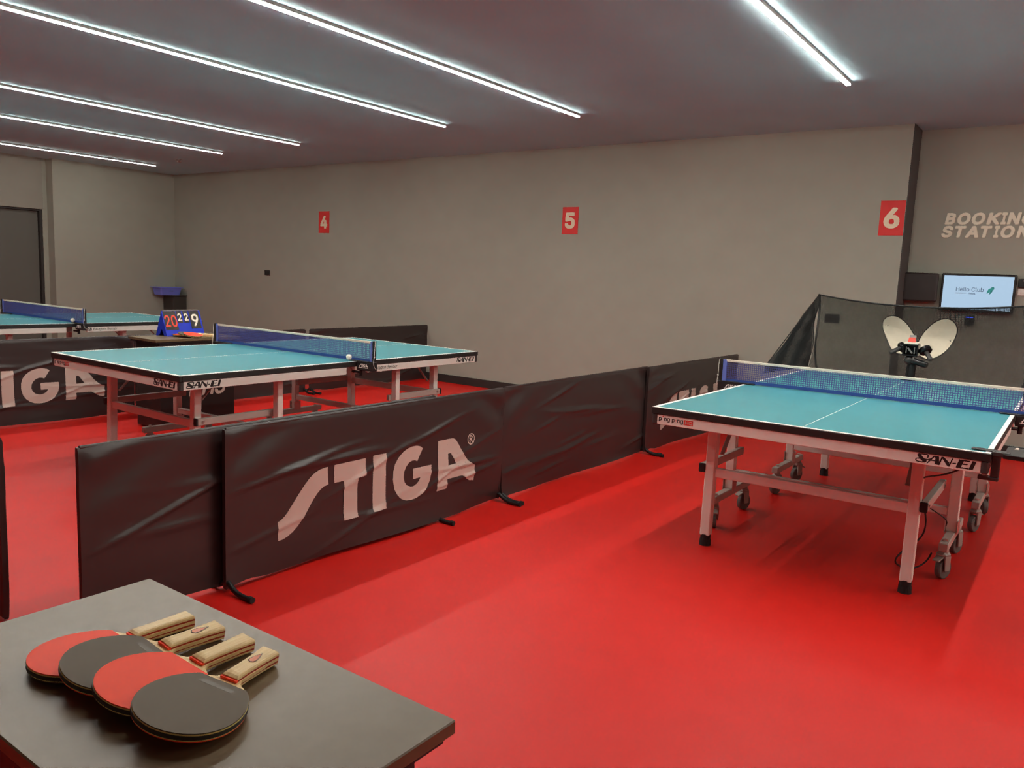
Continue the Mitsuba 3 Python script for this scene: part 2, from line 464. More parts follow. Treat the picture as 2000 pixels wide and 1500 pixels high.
SANEI = unary_union([
    stroke([(-69.5, 12), (-66.3, 19), (-72.4, 25), (-88.2, 25), (-106, 23.5)], 5),
    stroke([(-104, 17.5), (-95.9, 8.6), (-86, -.2), (-79, -4.6)], 15),
    stroke([(-78, -10), (-92.6, -12.2), (-108.5, -11.4), (-115.9, -6.8), (-115.1, .5), (-107.4, 3.6), (-97.1, 2.2)], 5),
    stroke([(-84, 3), (-66, 2.4), (-54, 8.6), (-46, 17)], 5),
    stroke([(-67.7, -12), (-43, 22)], 5.5),
    poly([(-46.3, 24.5), (-24.8, 24.5), (-18.6, -13.8), (-38.9, -13.8), (-37.8, 14)]),
    stroke([(-58, 1.6), (-36, 1.6)], 5), stroke([(-21.5, -11.5), (-11.3, 22.5)], 6),
    poly([(-15.3, 24.5), (-5, 24.5), (17.6, 3.7), (22.2, -13.8), (12.1, -13.8)]), stroke([(18.6, -11.5), (30, 22.5)], 5),
    stroke([(33.5, 2.6), (42.5, 2.6)], 6),
    poly([(55.8, 24.5), (97.5, 24.5), (95.6, 19), (72.9, 19), (70.3, 8.4), (89.9, 8), (88.4, 3.2), (68.9, 3.2), (65.3, -8.6), (94.7, -8.6), (92.8, -13.8), (44.5, -13.8)]),
    poly([(106.3, 24.5), (122.4, 24.5), (110.9, -13.8), (94.8, -13.8)])])

# ------------------------------------------------------------------ table tennis table
L2, W2, TZ = 1.37, .7625, .76


def half_table(P, R):
    """One half of the table (l < 0), its meshes turned by R about z."""
    tf = (lambda m: rot(m, 180, [0, 0, 1])) if R else (lambda m: m)

    def add(name, m, mat, parent='', smooth=False, label=None):
        return P.add(name, tf(m), mat, parent, smooth, label)
    top = add('table_top', bx(-L2 + .002, -.002, -W2 + .002, W2 - .002, TZ - .022, TZ, .001), 'm_tabletop_teal')
    e = .0006
    add('white_line', bx(-L2 + .002, -L2 + .022, -W2 + .002, W2 - .002, TZ - .001, TZ + e), 'm_line', top)
    for s in (-1, 1):
        add('white_line', bx(-L2 + .022, -.002, s * (W2 - .022), s * (W2 - .002), TZ - .001, TZ + e), 'm_line', top)
    add('white_line', bx(-L2 + .022, -.002, -.0015, .0015, TZ - .001, TZ + e), 'm_line', top)
    add('edge_band', cat(bx(-L2, -L2 + .02, -W2, W2, TZ - .036, TZ - .0015, .002), *[bx(-L2 + .02, -.002, s * (W2 - .02), s * W2, TZ - .036, TZ - .0015, .002) for s in (-1, 1)]), 'm_edge_black', top)
    az0, az1 = .672, .7235
    ap = add('apron', bx(-L2 + .006, -L2 + .03, -W2 + .031, W2 - .031, az0, az1, .002), 'm_frame')
    sides = [add('apron', bx(-L2 + .031, -.10, s * (W2 - .03), s * (W2 - .006), az0, az1, .002), 'm_frame') for s in (-1, 1)]
    for s in (-1, 1):
        add('corner_block', bx(-L2 + .003, -L2 + .031, s * (W2 - .031), s * (W2 - .003), az0 - .002, TZ - .034, .006), 'm_dark_grey')
    # print on the end apron
    o = [-L2 + .006, 0, .7]
    put_end = lambda m, w, z: stand(m, [o[0], w, z], [0, -1, 0], [0, 0, 1])
    add('lettering', put_end(ext(affinity.scale(SANEI, .95, .95, origin=(0, 0)), .0008), -.598, .6945), 'm_print_black', ap)
    x = .722
    for s, col in (('p', 0), ('•', 1), ('ng', 0), (' ', 0), ('p', 0), ('•', 2), ('ng', 0)):
        if s == '•':
            add('red_dot', put_end(ext(Point(0, 0).buffer(.003, 8), .0008), x - .0045, .7155 if col == 1 else .7025), 'm_print_red', ap)
            x -= .011
        elif s == ' ':
            x -= .008
        else:
            m = text(s, .0215, .0008, True)
            add('lettering', put_end(m, x + m.bounds[0, 0], .6935), 'm_print_black', ap)
            x -= (m.bounds[1, 0] - m.bounds[0, 0]) + .003
    add('red_label', put_end(ext(sbox(0, 0, .050, .026), .0008), x, .6865), 'm_print_red', ap)
    add('lettering', put_end(mv(text('HQ', .0165, .0006, True, 0, 1.25), 0, 0, .0008), x - .005, .691), 'm_letter', ap)
    # print on the long aprons
    add('lettering', stand(ext(affinity.scale(SANEI, .95, .95, origin=(0, 0)), .0008), [-L2 + .040 + .118, -W2 + .006, .6945], [1, 0, 0], [0, 0, 1]), 'm_print_black', sides[0])
    add('lettering', stand(ext(affinity.scale(SANEI, .95, .95, origin=(0, 0)), .0008), [-L2 + .040 + .122, W2 - .006, .6945], [-1, 0, 0], [0, 0, 1]), 'm_print_black', sides[1])
    mark = sbox(0, 0, .034, .034).difference(unary_union([Point(.011, .022).buffer(.006), sbox(.019, .006, .022, .028), sbox(.006, .008, .028, .011)]))
    add('square_mark', stand(ext(mark, .0008), [-.110, W2 - .006, .681], [-1, 0, 0], [0, 0, 1]), 'm_print_black', sides[1])
    add('lettering', stand(text('Paragon Sensor', .026, .0008, False, .3, .92), [-.153, W2 - .006, .687], [-1, 0, 0], [0, 0, 1]), 'm_print_black', sides[1])
    # legs
    for w in (.527, -.465):
        lg = add('leg', beam([-1.074, w, .69], [-1.092, w, .055], .052, .050, .004), 'm_frame')
        add('foot', cat(cyl([-1.094, w, .0], [-1.093, w, .034], .031, 20, .029), cyl([-1.093, w, .034], [-1.092, w, .062], .027, 20)), 'm_rubber', lg, 40)
    add('crossbar', beam([-1.084, -.439, .405], [-1.084, .501, .405], .05, .026, .003, (0, 0, 1)), 'm_frame')
    for w, s in ((.612, 1), (-.575, -1)):
        wl = .5695 if s > 0 else -.5075
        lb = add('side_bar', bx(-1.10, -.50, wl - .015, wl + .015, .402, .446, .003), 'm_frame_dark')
        add('end_cap', bx(-1.114, -1.10, wl - .0165, wl + .0165, .400, .448, .003), 'm_rubber', lb)
        for bl in (-1.066, -.56):
            add('bolt', cyl([bl, wl + s * .014, .424], [bl, wl + s * .021, .424], .009, 12), 'm_steel', lb, 40)
        up = add('upright', bx(-.562, -.518, w - .026, w + .026, .19, .69, .004), 'm_frame')
        add('bracket', (bx(-.575, -.505, w + .026, w + .031, .18, .255, .002)), 'm_steel', up)
        add('bracket', bx(-.575, -.505, w - .031, w - .026, .18, .255, .002), 'm_steel', up)
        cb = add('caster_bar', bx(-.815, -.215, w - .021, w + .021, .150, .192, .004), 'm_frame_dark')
        for lc, a in ((-.762, 25 * s), (-.272, -20)):
            add('bolt', cyl([lc, w, .19], [lc, w, .202], .012, 12), 'm_steel', cb, 40)
            ca = add('caster', cat(cyl([lc, w, .135], [lc, w, .152], .022, 16), rot(cat(
                bx(lc - .032, lc + .028, w - .026, w + .026, .112, .138, .010),
                *[trimesh.convex.convex_hull(np.array([[lc - .024 + (.0 if z > .08 else .008), w + q, z] for q in (d, d + .006 * np.sign(d)) for z in (.12, .045)] + [[lc + (.022 if z > .08 else .022), w + q, z] for q in (d, d + .006 * np.sign(d)) for z in (.12, .045)])) for d in (-.020, .020)],
                beam([lc - .02, w, .118], [lc - .062, w, .098], .036, .008, .002)), a, [0, 0, 1], [lc, w, 0])), 'm_caster', cb, 30)
            wh = rot(cat(cyl([lc + .006, w - .0145, .05], [lc + .006, w - .010, .05], .046, 28, .05), cyl([lc + .006, w - .010, .05], [lc + .006, w + .010, .05], .05, 28), cyl([lc + .006, w + .010, .05], [lc + .006, w + .0145, .05], .05, 28, .046)), a, [0, 0, 1], [lc, w, 0])
            add('caster_wheel', wh, 'm_tyre', cb, 30)
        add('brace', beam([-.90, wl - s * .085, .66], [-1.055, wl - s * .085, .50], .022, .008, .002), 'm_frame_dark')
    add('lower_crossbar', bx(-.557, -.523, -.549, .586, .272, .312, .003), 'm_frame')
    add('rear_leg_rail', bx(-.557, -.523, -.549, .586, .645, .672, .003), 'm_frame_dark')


PT = Proto()
half_table(PT, 0)
half_table(PT, 1)
PT.add('center_beam', bx(-.03, .03, -.60, .60, .660, .715, .004), 'm_frame_dark')
TABLES = [(5.12427, 1.02479, .19, 'teal table tennis table at the right with the ball robot at its far end'),
          (3.90255, 4.89661, .12, 'teal table tennis table in the middle, beyond the lettered black barriers'),
          (3.86771, 8.82450, -.30, 'teal table tennis table at the far left, beyond the flip scoreboard')]
for x, y, a, lb in TABLES:
    PT.stamp('table_tennis_table', lb, 'ping pong table', 'teal table tennis tables', place(x, y, 0, a))

# ------------------------------------------------------------------ nets
PN = Proto()
NW, NH = W2 + .1525, .1525
zb, zt = TZ + .004, TZ + NH
pitch, th = .0132, .0033
ys = np.arange(-NW + .03, NW - .028, pitch)
PN.add('mesh', cat([bx(-th / 2, th / 2, y - th / 2, y + th / 2, zb + .02, zt - .012) for y in ys] + [bx(-th / 2, th / 2, -NW + .02, NW - .02, z - th / 2, z + th / 2) for z in np.arange(zb + .028, zt - .014, pitch)]), 'm_net_blue', kind='stuff', label='blue knotted mesh')
PN.add('top_tape', cat(bx(-.0028, .0028, -NW + .025, NW - .025, zt - .0155, zt - .0085, .001), bx(-.0034, .0034, -NW + .025, NW - .025, zt - .008, zt, .0015)), 'm_net_tape', label='white tape along the top')
PN.add('bottom_band', bx(-.0016, .0016, -NW + .025, NW - .025, zb, zb + .021), 'm_net_navy', label='navy band along the bottom')
for s in (-1, 1):
    PN.add('sleeve', bx(-.008, .008, s * (NW - .028), s * (NW - .004), zb - .002, zt - .002, .003), 'm_net_sleeve', label='light blue sleeve')
    post = PN.add('post', cat(bx(-.011, .011, s * (NW - .004), s * (NW + .016), TZ - .01, zt + .003, .003)), 'm_black')
    cl = PN.add('clamp', cat(bx(-.020, .020, s * (W2 - .075), s * (NW + .02), TZ + .0008, TZ + .010, .003),
                             bx(-.020, .020, s * (W2 + .004), s * (NW + .018), TZ - .058, TZ + .004, .004),
                             bx(-.018, .018, s * (W2 - .05), s * (W2 + .02), TZ - .082, TZ - .068, .004),
                             cyl([0, s * (W2 + .03), TZ - .10], [0, s * (W2 + .03), TZ - .05], .012, 16)), 'm_black')
    lg = ext(affinity.scale(LOGO_C, .058, .075, origin=(0, 0)), .0008)
    und = ext(sbox(-.05, -.0175, .044, -.0135), .0008)
    PN.add('lettering', stand(cat(lg, und), [-.020, s * (W2 + .075), TZ - .022], [0, -1, 0], [0, 0, 1]), 'm_white', cl)
    PN.add('cord', tube(spline([[-.004, s * (NW + .019), zt + .003], [-.012, s * (NW + .022), zt - .05], [-.014, s * (NW + .021), TZ + .06], [-.012, s * (NW + .024), TZ - .03], [.03, s * (NW + .022), TZ - .052], [.07, s * (NW + .01), TZ - .062]], 24), .0016, 6), 'm_white', smooth=40)
    PN.add('cord_bead', trimesh.creation.icosphere(2, .0055).apply_translation([-.014, s * (NW + .022), TZ + .045]), 'm_white', smooth=True)
NETS = ['blue net with white top tape clamped across the nearest table at the right', 'blue net with white top tape clamped across the middle table', 'blue net with white top tape clamped across the far left table']
for (x, y, a, _), lb in zip(TABLES, NETS):
    PN.stamp('table_tennis_net', lb, 'net', 'table tennis nets', place(x, y, 0, a))

# balls by the net clamps
ball = mikit.ply(trimesh.creation.icosphere(3, .02), 'm_ball', True)
for x, y, z, lb in ((3.853, 4.173, TZ + .030, 'white ball resting at the net clamp of the middle table'), (3.84, 8.10, TZ + .030, 'white ball resting at the net clamp of the far left table')):
    k = fresh('ping_pong_ball')
    scene[k] = {**ball, 'to_world': T().translate([x, y, z])}
    labels[k] = {'label': lb, 'category': 'ball', 'group': 'balls at the net clamps'}

# ------------------------------------------------------------------ barriers
PL, PH = 1.965, .715


def barrier_proto(seed, lettered, foot_a=True, foot_b=True):
    P = Proto()
    nx, nz = 150, 56
    rng = np.random.default_rng(seed)
    cre = [(rng.uniform(.05, PL - .05), rng.uniform(.08, PH - .08), rng.uniform(.25, .7), rng.uniform(-.22, .22), rng.uniform(.006, .015), rng.uniform(.008, .018)) for _ in range(11)]

    def disp(x, z):
        p = np.stack([x * 1.4, z * 7.0, x * 0 + seed * 3.7], -1)
        d = .012 * (meshkit.fbm(p, 3, seed) - .5)
        for cx, cz, ln, sl, am, wd in cre:
            u = x - cx
            v = z - cz - sl * u - .05 * np.sin(3 * u)
            d = d + am * np.exp(-(u / ln) ** 2 * 3) * np.exp(-(v / wd) ** 2)
        # folds pulled towards the end corners
        for ex, s in ((PL, 1), (0.0, -1)):
            r = np.hypot(x - ex, z - PH)
            d = d + .012 * np.exp(-((x - ex) / .30) ** 2) * np.sin(26 * (z + .55 * s * (x - ex)) + seed) * np.exp(-((PH - z) / .22) ** 2)
        edge = np.clip(np.minimum(np.minimum(x, PL - x) / .05, (PH - z) / .05), 0, 1)
        return d * (.15 + .85 * edge)

    def zlow(x):
        return .010 + .012 * np.abs(np.sin(x * 2.1 + seed)) + .02 * np.exp(-((x - .10) / .1) ** 2) * (1 if seed % 2 else .3)
    X, S = np.meshgrid(np.linspace(0, PL, nx), np.linspace(0, 1, nz), indexing='ij')
    Zl = zlow(X)
    Z = Zl + (PH - Zl) * S
    D = disp(X, Z)
    flare = -.020 * np.exp(-S / .08) * np.sin(X * 4.3 + seed)
    half = .011 + 0 * X
    half[:, -1] = .007
    F = np.stack([X, -half - D + flare, Z], -1)
    Bk = np.stack([X, half - .7 * D + flare, Z], -1)
    v = np.vstack([F.reshape(-1, 3), Bk.reshape(-1, 3)])
    n = nx * nz
    ii, jj = np.meshgrid(np.arange(nx - 1), np.arange(nz - 1), indexing='ij')
    a = (ii * nz + jj).ravel()
    q = np.stack([a, a + nz, a + nz + 1, a + 1], 1)
    faces = [q[:, [0, 1, 2]], q[:, [0, 2, 3]], n + q[:, [0, 2, 1]], n + q[:, [0, 3, 2]]]
    for i in range(nx - 1):
        t0, t1, b0, b1 = i * nz + nz - 1, (i + 1) * nz + nz - 1, i * nz, (i + 1) * nz
        faces.append(np.array([[t0, t1, n + t1], [t0, n + t1, n + t0], [b0, n + b1, b1], [b0, n + b0, n + b1]]))
    for j in range(nz - 1):
        e = (nx - 1) * nz
        faces.append(np.array([[j, j + 1, n + j + 1], [j, n + j + 1, n + j], [e + j, n + e + j + 1, e + j + 1], [e + j, n + e + j, n + e + j + 1]]))
    cloth = P.add('cover', trimesh.Trimesh(v, np.vstack(faces), process=False), 'm_vinyl', smooth=50)
    P.add('top_rail', tube([[.01, 0, PH - .002], [PL - .01, 0, PH - .002]], .0085, 10), 'm_vinyl', smooth=50)
    for xe, on in ((.012, foot_a), (PL - .012, foot_b)):
        if not on:
            P.add('leg', cyl([xe, 0, .006], [xe, 0, PH - .006], .0085, 12), 'm_black', smooth=40)
            continue
        ft = P.add('leg', cat(cyl([xe, 0, .02], [xe, 0, PH - .006], .0085, 12), tube(spline([[xe, -.16, .012], [xe, -.09, .013], [xe, -.03, .035], [xe, 0, .05], [xe, .03, .035], [xe, .09, .013], [xe, .16, .012]], 30), .0115, 10)), 'm_black', smooth=40)
        for a, b in ((-.178, -.155), (.155, .178)):
            P.add('foot_cap', cyl([xe, a, .0135], [xe, b, .0135], .0135, 14), 'm_rubber', ft, 40)
    if lettered:
        for g, nm in [(l, 'letter') for l in LETTERS] + [(REG.union(REG_R), 'registered_mark')]:
            tv, tfc = [], []
            for gg in getattr(g, 'geoms', [g]):
                vv, ff = trimesh.creation.triangulate_polygon(gg, engine='earcut')
                m = trimesh.Trimesh(np.c_[vv, np.zeros(len(vv))], ff, process=True)
                m = m.subdivide_to_size(.018)
                tv.append(m)
            m = trimesh.util.concatenate(tv)
            lx, lz = m.vertices[:, 0], m.vertices[:, 1]
            s = (lz - zlow(lx)) / (PH - zlow(lx))
            y = -.011 - disp(lx, lz) - .020 * np.exp(-s / .08) * np.sin(lx * 4.3 + seed) - .0022
            m = trimesh.Trimesh(np.stack([lx, y, lz], -1), m.faces, process=False)
            if m.face_normals[:, 1].sum() > 0:
                m.invert()
            P.add(nm, m, 'm_letter', cloth, True, label='pale grey printed letter' if nm == 'letter' else 'small circled R mark')
    return P


B1, B2, B3, B4 = barrier_proto(3, True), barrier_proto(4, False), barrier_proto(8, False), barrier_proto(9, True)
BAR = [(B2, 1.385, 2.925, 0, 'blank black vinyl barrier half hidden behind the nearest lettered panel'),
       (B1, 1.955, 2.868, 0, 'black vinyl barrier with large pale lettering, the nearest lettered panel in the photo'),
       (B3, 3.926, 2.872, -.3, 'blank black vinyl barrier between the two lettered panels of the front row'),
       (B4, 5.845, 2.832, -.6, 'black vinyl barrier with pale lettering, partly behind the nearest table'),
       (B1, 1.905, 7.05, 0, 'black vinyl barrier with pale lettering between the middle and far left tables'),
       (B3, 3.885, 7.05, 0, 'blank black vinyl barrier behind the black stand with the scoreboard'),
       (B4, 5.900, 7.03, 0, 'black barrier in the second row, ending at the far wall behind the middle table')]
for P, x, y, a, lb in BAR:
    P.stamp('barrier_panel', lb, 'barrier', 'black vinyl court barriers', place(x, y, 0, a))
barrier_proto(6, False, False, True).stamp('barrier_panel', 'black barrier at the left edge of the photo, only its end showing', 'barrier', 'black vinyl court barriers', place(1.260, 3.245, 0, 90))

# ------------------------------------------------------------------ black stands (tables for scores and rackets)
DZ = .765


def stand_proto():
    P = Proto()
    w, d = .805, .42
    P.add('top', bx(-w / 2, w / 2, -d / 2, d / 2, DZ - .022, DZ, .002), 'm_desk_top')
    P.add('lip', bx(-w / 2 + .012, w / 2 - .012, -d / 2 + .012, d / 2 - .012, DZ - .036, DZ - .022, .001), 'm_desk_body')
    x, y = w / 2 - .05, d / 2 - .03
    b = P.add('front_panel', bx(-x, x, -y, -y + .016, .012, DZ - .036, .001), 'm_desk_body')
    P.add('back_panel', bx(-x, x, y - .016, y, .012, DZ - .036, .001), 'm_desk_body')
    for s in (-1, 1):
        P.add('side_panel', bx(s * x, s * (x - .016), -y + .0162, y - .0162, .012, DZ - .036, .001), 'm_desk_body')
    for sx in (-1, 1):
        for sy in (-1, 1):
            P.add('foot', cyl([sx * (x - .04), sy * (y - .04), 0], [sx * (x - .04), sy * (y - .04), .02], .015, 14), 'm_rubber')
    P.add('lettering', stand(text('DHS', .135, .0012, True, .22, .92, heavy=.02), [-.105, -y, .272], [1, 0, 0], [0, 0, 1]), 'm_letter', b)
    return P


PS = stand_proto()
PS.stamp('black_stand', 'black stand in the foreground with four table tennis rackets on top', 'table', 'black boxy stands', place(.6245, 1.0725, 0, 90 + 180))
PS.stamp('black_stand', 'black stand behind the middle table carrying the flip scoreboard', 'table', 'black boxy stands', place(3.953, 6.330))

# ------------------------------------------------------------------ rackets


def racket_proto(face, back, emblem):
    """Blade centre at the origin, handle along +x, its mid plane at z = 0."""
    P = Proto()
    t = np.linspace(0, 2 * np.pi, 120, endpoint=False)
    blade = Polygon(np.c_[.0785 * np.cos(t) * (1 + .03 * np.cos(t)), .0755 * np.sin(t) * (1 - .06 * np.cos(t))])
    neck = Polygon([(.055, -.050), (.076, -.022), (.090, -.0145), (.182, -.0165), (.182, .0165), (.090, .0145), (.076, .022), (.055, .050)])
    han = Polygon([(.080, -.0135), (.110, -.0128), (.150, -.0142), (.181, -.0168), (.1822, -.0155), (.1822, .0155), (.181, .0168), (.150, .0142), (.110, .0128), (.080, .0135)])
    wood_o = blade.union(neck).buffer(.006).buffer(-.012).buffer(.006).intersection(sbox(-.1, -.1, .15, .1)).union(han)

    def uvof(m):
        return m.vertices[:, :2] * 4 + 5
    m = mv(ext(wood_o, .0056), 0, 0, -.0028)
    P.add('blade', m, 'm_wood', uv=uvof(m))
    P.add('edge_tape', mv(ext(blade.buffer(.0006).difference(blade.buffer(-.0012)).intersection(sbox(-.1, -.1, .058, .1)), .0057), 0, 0, -.00285), 'm_edge_tape')
    rub = blade.buffer(-.0006).intersection(sbox(-.1, -.1, .0655, .1))
    e = P.add('front_rubber', mv(ext(rub, .0016), 0, 0, .0048), face)
    P.add('front_sponge', mv(ext(rub.buffer(.0002), .0020), 0, 0, .0028), 'm_sponge')
    P.add('back_rubber', mv(ext(rub, .0016), 0, 0, -.0064), back)
    P.add('back_sponge', mv(ext(rub.buffer(.0002), .0020), 0, 0, -.0048), 'm_sponge')
    if emblem and face == 'm_rubber_black':
        P.add('small_marking', mv(ext(sbox(.047, -.028, .055, .028), .0002), 0, 0, .0064), 'm_rubber_mark', e)
    for s in (1, -1):
        lay = ext(han.buffer(.0003), .0026)
        P.add('handle_stripe', mv(lay, 0, 0, .0029 if s > 0 else -.0055), 'm_stripe_red')
        outl = []
        for z, k in ((.0056, 0), (.0085, .0004), (.0108, .0022), (.0119, .0048)):
            q = han.buffer(-k) if k else han
            xy = np.array(affinity.scale(han, 1, 1 - k / .0150, origin=(.13, 0)).exterior.coords[:-1])
            xy[:, 0] = np.minimum(xy[:, 0], .1822 - .4 * k)
            xy[:, 0] = np.maximum(xy[:, 0], .080 + (2.2 * k if k > .001 else 0))
            outl.append(np.c_[xy, np.full(len(xy), z * s)])
        n = len(outl[0])
        v = np.vstack(outl)
        f = []
        for r in range(3):
            for i in range(n):
                j = (i + 1) % n
                f += [[r * n + i, r * n + j, (r + 1) * n + j], [r * n + i, (r + 1) * n + j, (r + 1) * n + i]]
        cap = np.array([3 * n + 0, 3 * n + n // 2])
        cen = len(v)
        v = np.vstack([v, [[.13, 0, .0119 * s], [.13, 0, .0056 * s]]])
        for i in range(n):
            j = (i + 1) % n
            f += [[3 * n + i, 3 * n + j, cen], [j, i, cen + 1]]
        sc = trimesh.Trimesh(v, f, process=False)
        if s < 0:
            sc.invert()
        P.add('handle', sc, 'm_wood', uv=uvof(sc) + (0 if s > 0 else 3))
    P.add('handle_band', mv(ext(sbox(.0765, -.0142, .0815, .0142), .0034), 0, 0, .0033), 'm_rubber_red')
    if emblem:
        lens = Polygon([(.126, 0), (.130, .0058), (.136, .0064), (.146, .0046), (.160, 0), (.146, -.0046), (.136, -.0064), (.130, -.0058)])
        em = P.add('emblem', mv(ext(lens, .0008), 0, 0, .0118), 'm_emblem_rim')
        P.add('emblem_face', mv(ext(lens.buffer(-.0013), .0010), 0, 0, .0118), 'm_emblem', em)
    return P


R_RED = racket_proto('m_rubber_red', 'm_rubber_black', False)
R_BLK = racket_proto('m_rubber_black', 'm_rubber_red', True)


def racket(P, x, y, z, yaw, roll, label, group):
    pitch = 3.2 if roll else 0.0
    P.stamp('racket', label, 'racket', group, T().translate([x, y, z]).rotate([0, 0, 1], yaw).rotate([0, 1, 0], pitch).rotate([1, 0, 0], roll))


RZ = DZ + .0135
racket(R_RED, .580, 1.226, RZ, -2.0, 0.0, 'red faced racket on the foreground stand, farthest from the camera', 'rackets on the foreground stand')
racket(R_BLK, .588, 1.137, RZ + .0110, 2.5, 8.5, 'black faced racket on the foreground stand, between the two red ones', 'rackets on the foreground stand')
racket(R_RED, .592, 1.047, RZ + .0110, 7.0, 8.5, 'red faced racket on the foreground stand, between the two black ones', 'rackets on the foreground stand')
racket(R_BLK, .594, .948, RZ + .0112, 18.0, 8.5, 'black faced racket on the foreground stand, nearest the camera and on top', 'rackets on the foreground stand')
for i, (P, y, a, r, dz, lb) in enumerate(((R_RED, 6.306, 5, 0, 0, 'red faced racket on the far stand, closest to the scoreboard'), (R_BLK, 6.246, 0, 9.5, .010, 'black faced racket in the middle of three on the far stand'),
                                        (R_RED, 6.188, -6, 9.5, .010, 'red faced racket on the far stand, topmost of three at its front edge'))):
    racket(P, 3.905 + .012 * i, y, RZ + dz, a, r, lb, 'rackets on the far stand')

# ------------------------------------------------------------------ flip scoreboard
PB = Proto()
sw, sh, sd = .385, .215, .075
slope = math.atan2(sd, sh)


def on_face(m, x, z, lift=0.0):
    """Onto the sloping front face: x across, z measured up along the face."""
    c, s = math.cos(slope), math.sin(slope)
    return stand(mv(m, 0, 0, lift), [x, -sd + z * s, z * c], [1, 0, 0], [0, s, c])


fl = sh / math.cos(slope)
PB.add('front_board', on_face(ext(sbox(-sw / 2, 0, sw / 2, fl), .003), 0, 0, -.003), 'm_score_blue')
PB.add('back_board', rot(on_face(ext(sbox(-sw / 2, 0, sw / 2, fl), .003), 0, 0, -.003), 180, [0, 0, 1]), 'm_score_blue')
for s in (-1, 1):
    PB.add('side_flap', stand(ext(Polygon([(-sd + .006, .002), (sd - .006, .002), (.003, sh - .006), (-.003, sh - .006)]).difference(Polygon([(-.035, 0), (.035, 0), (0, .06)])), .003), [s * (sw / 2 - .004) - .0015, 0, 0], [0, 1, 0], [0, 0, 1]), 'm_score_blue')
PB.add('ring_binding', cat(cyl([-sw / 2 + .01, 0, sh], [sw / 2 - .01, 0, sh], .004, 10), [tube([[x, .006 * math.cos(t), sh + .002 + .007 * math.sin(t)] for t in np.linspace(0, 2 * np.pi, 11)], .0011, 5) for x in np.linspace(-sw / 2 + .02, sw / 2 - .02, 34)]), 'm_steel', smooth=40, label='white wire rings along the top')
for x, wc, hc, d, mat, td in ((-.122, .122, .165, '20', 'm_digit_red', .10), (-.028, .05, .104, '2', 'm_digit_white', .062), (.038, .05, .104, '2', 'm_digit_white', .062), (.124, .10, .160, '9', 'm_digit_white', .105)):
    cd = PB.add('score_card', on_face(ext(sbox(-wc / 2, fl - .006 - hc, wc / 2, fl - .006), .0025), x, 0, .001), 'm_score_dark')
    g = text(d, td, .0008, True, 0, .74 if d == '20' else .95, True)
    PB.add('digit', on_face(g, x, fl - .006 - hc + (hc - td) * .42, .0035), mat, cd)
PB.add('lettering', on_face(text('Nittaku', .020, .0008, True, .1, 1.0, True), 0, .012, .0005), 'm_white')
PB.stamp('flip_scoreboard', 'blue folding flip scoreboard showing 20, 2, 2 and 9', 'scoreboard', None, place(3.985, 6.462, DZ, 5))

# ------------------------------------------------------------------ blue tray on a black pedestal in the corner
k = thing('pedestal', 'black pedestal in the far left corner under the blue tray', 'pedestal')
put(k, 'cabinet', bx(7.60, 7.83, 12.52, 12.83, .03, .825, .004), 'm_pedestal')
put(k, 'top', bx(7.58, 7.834, 12.50, 12.85, .825, .845, .003), 'm_pedestal')
put(k, 'plinth', bx(7.62, 7.81, 12.54, 12.81, 0, .03, .002), 'm_black')
k = thing('blue_tray', 'blue plastic tray standing in the far left corner', 'tray')


def tapered(x0, x1, y0, y1, z0, z1, g, r):
    lo, hi = sbox(x0 + g, y0 + g, x1 - g, y1 - g).buffer(-r).buffer(r), sbox(x0, y0, x1, y1).buffer(-r).buffer(r)
    return trimesh.convex.convex_hull(np.vstack([np.c_[np.array(lo.exterior.coords)[:-1], np.full(len(lo.exterior.coords) - 1, z0)], np.c_[np.array(hi.exterior.coords)[:-1], np.full(len(hi.exterior.coords) - 1, z1)]]))


tx0, tx1, ty0, ty1 = 7.37, 7.76, 12.52, 12.80
out, inn = tapered(tx0, tx1, ty0, ty1, .845, .972, .025, .03), tapered(tx0 + .006, tx1 - .006, ty0 + .006, ty1 - .006, .852, .98, .025, .03)
shell = trimesh.boolean.difference([out, inn], engine='manifold')
b = put(k, 'body', shell, 'm_blue_bin', 30)
rim = ext(sbox(tx0 - .022, ty0 - .022, tx1 + .022, ty1 + .022).buffer(-.03).buffer(.03).difference(sbox(tx0 + .004, ty0 + .004, tx1 - .004, ty1 - .004).buffer(-.03).buffer(.03)), .010)
put(k, 'rim', mv(rim, 0, 0, .966), 'm_blue_bin')
put(k, 'handle_recess', cat(bx(7.53, 7.60, ty0 + .001, ty0 + .012, .902, .926, .003)), 'm_net_sleeve')

# ------------------------------------------------------------------ ball robot and its catch net (nearest table)
RX, RY = 6.545, 1.026


def ztop(y):
    u = (y - RY) / .755
    return 1.300 + .058 * np.abs(u) ** 2.2


def xnet(y, z):
    t = np.clip((z - .775) / (ztop(y) - .775), 0, 1)
    fold = .012 * np.sin(9 * y + 7 * z) * 4 * t * (1 - t) + .010 * (meshkit.fbm(np.stack([y * 4 + 2.2 * z, z * 2.5, y * 0], -1), 3, 5) - .5)
    return 6.575 + .125 * t + .235 * 4 * t * (1 - t) * .85 * np.cos(np.clip((y - RY) / .755, -1, 1) * 1.2) ** .7 + fold


k = thing('catch_net', 'black ball catch net on poles with two white wing shapes, behind the nearest table', 'net')
yl, yr = RY + .752, RY - .752


def ribbon(pts, w, nrm):
    """A thread: a three-sided tube along the points."""
    return tube(pts, w, 3)


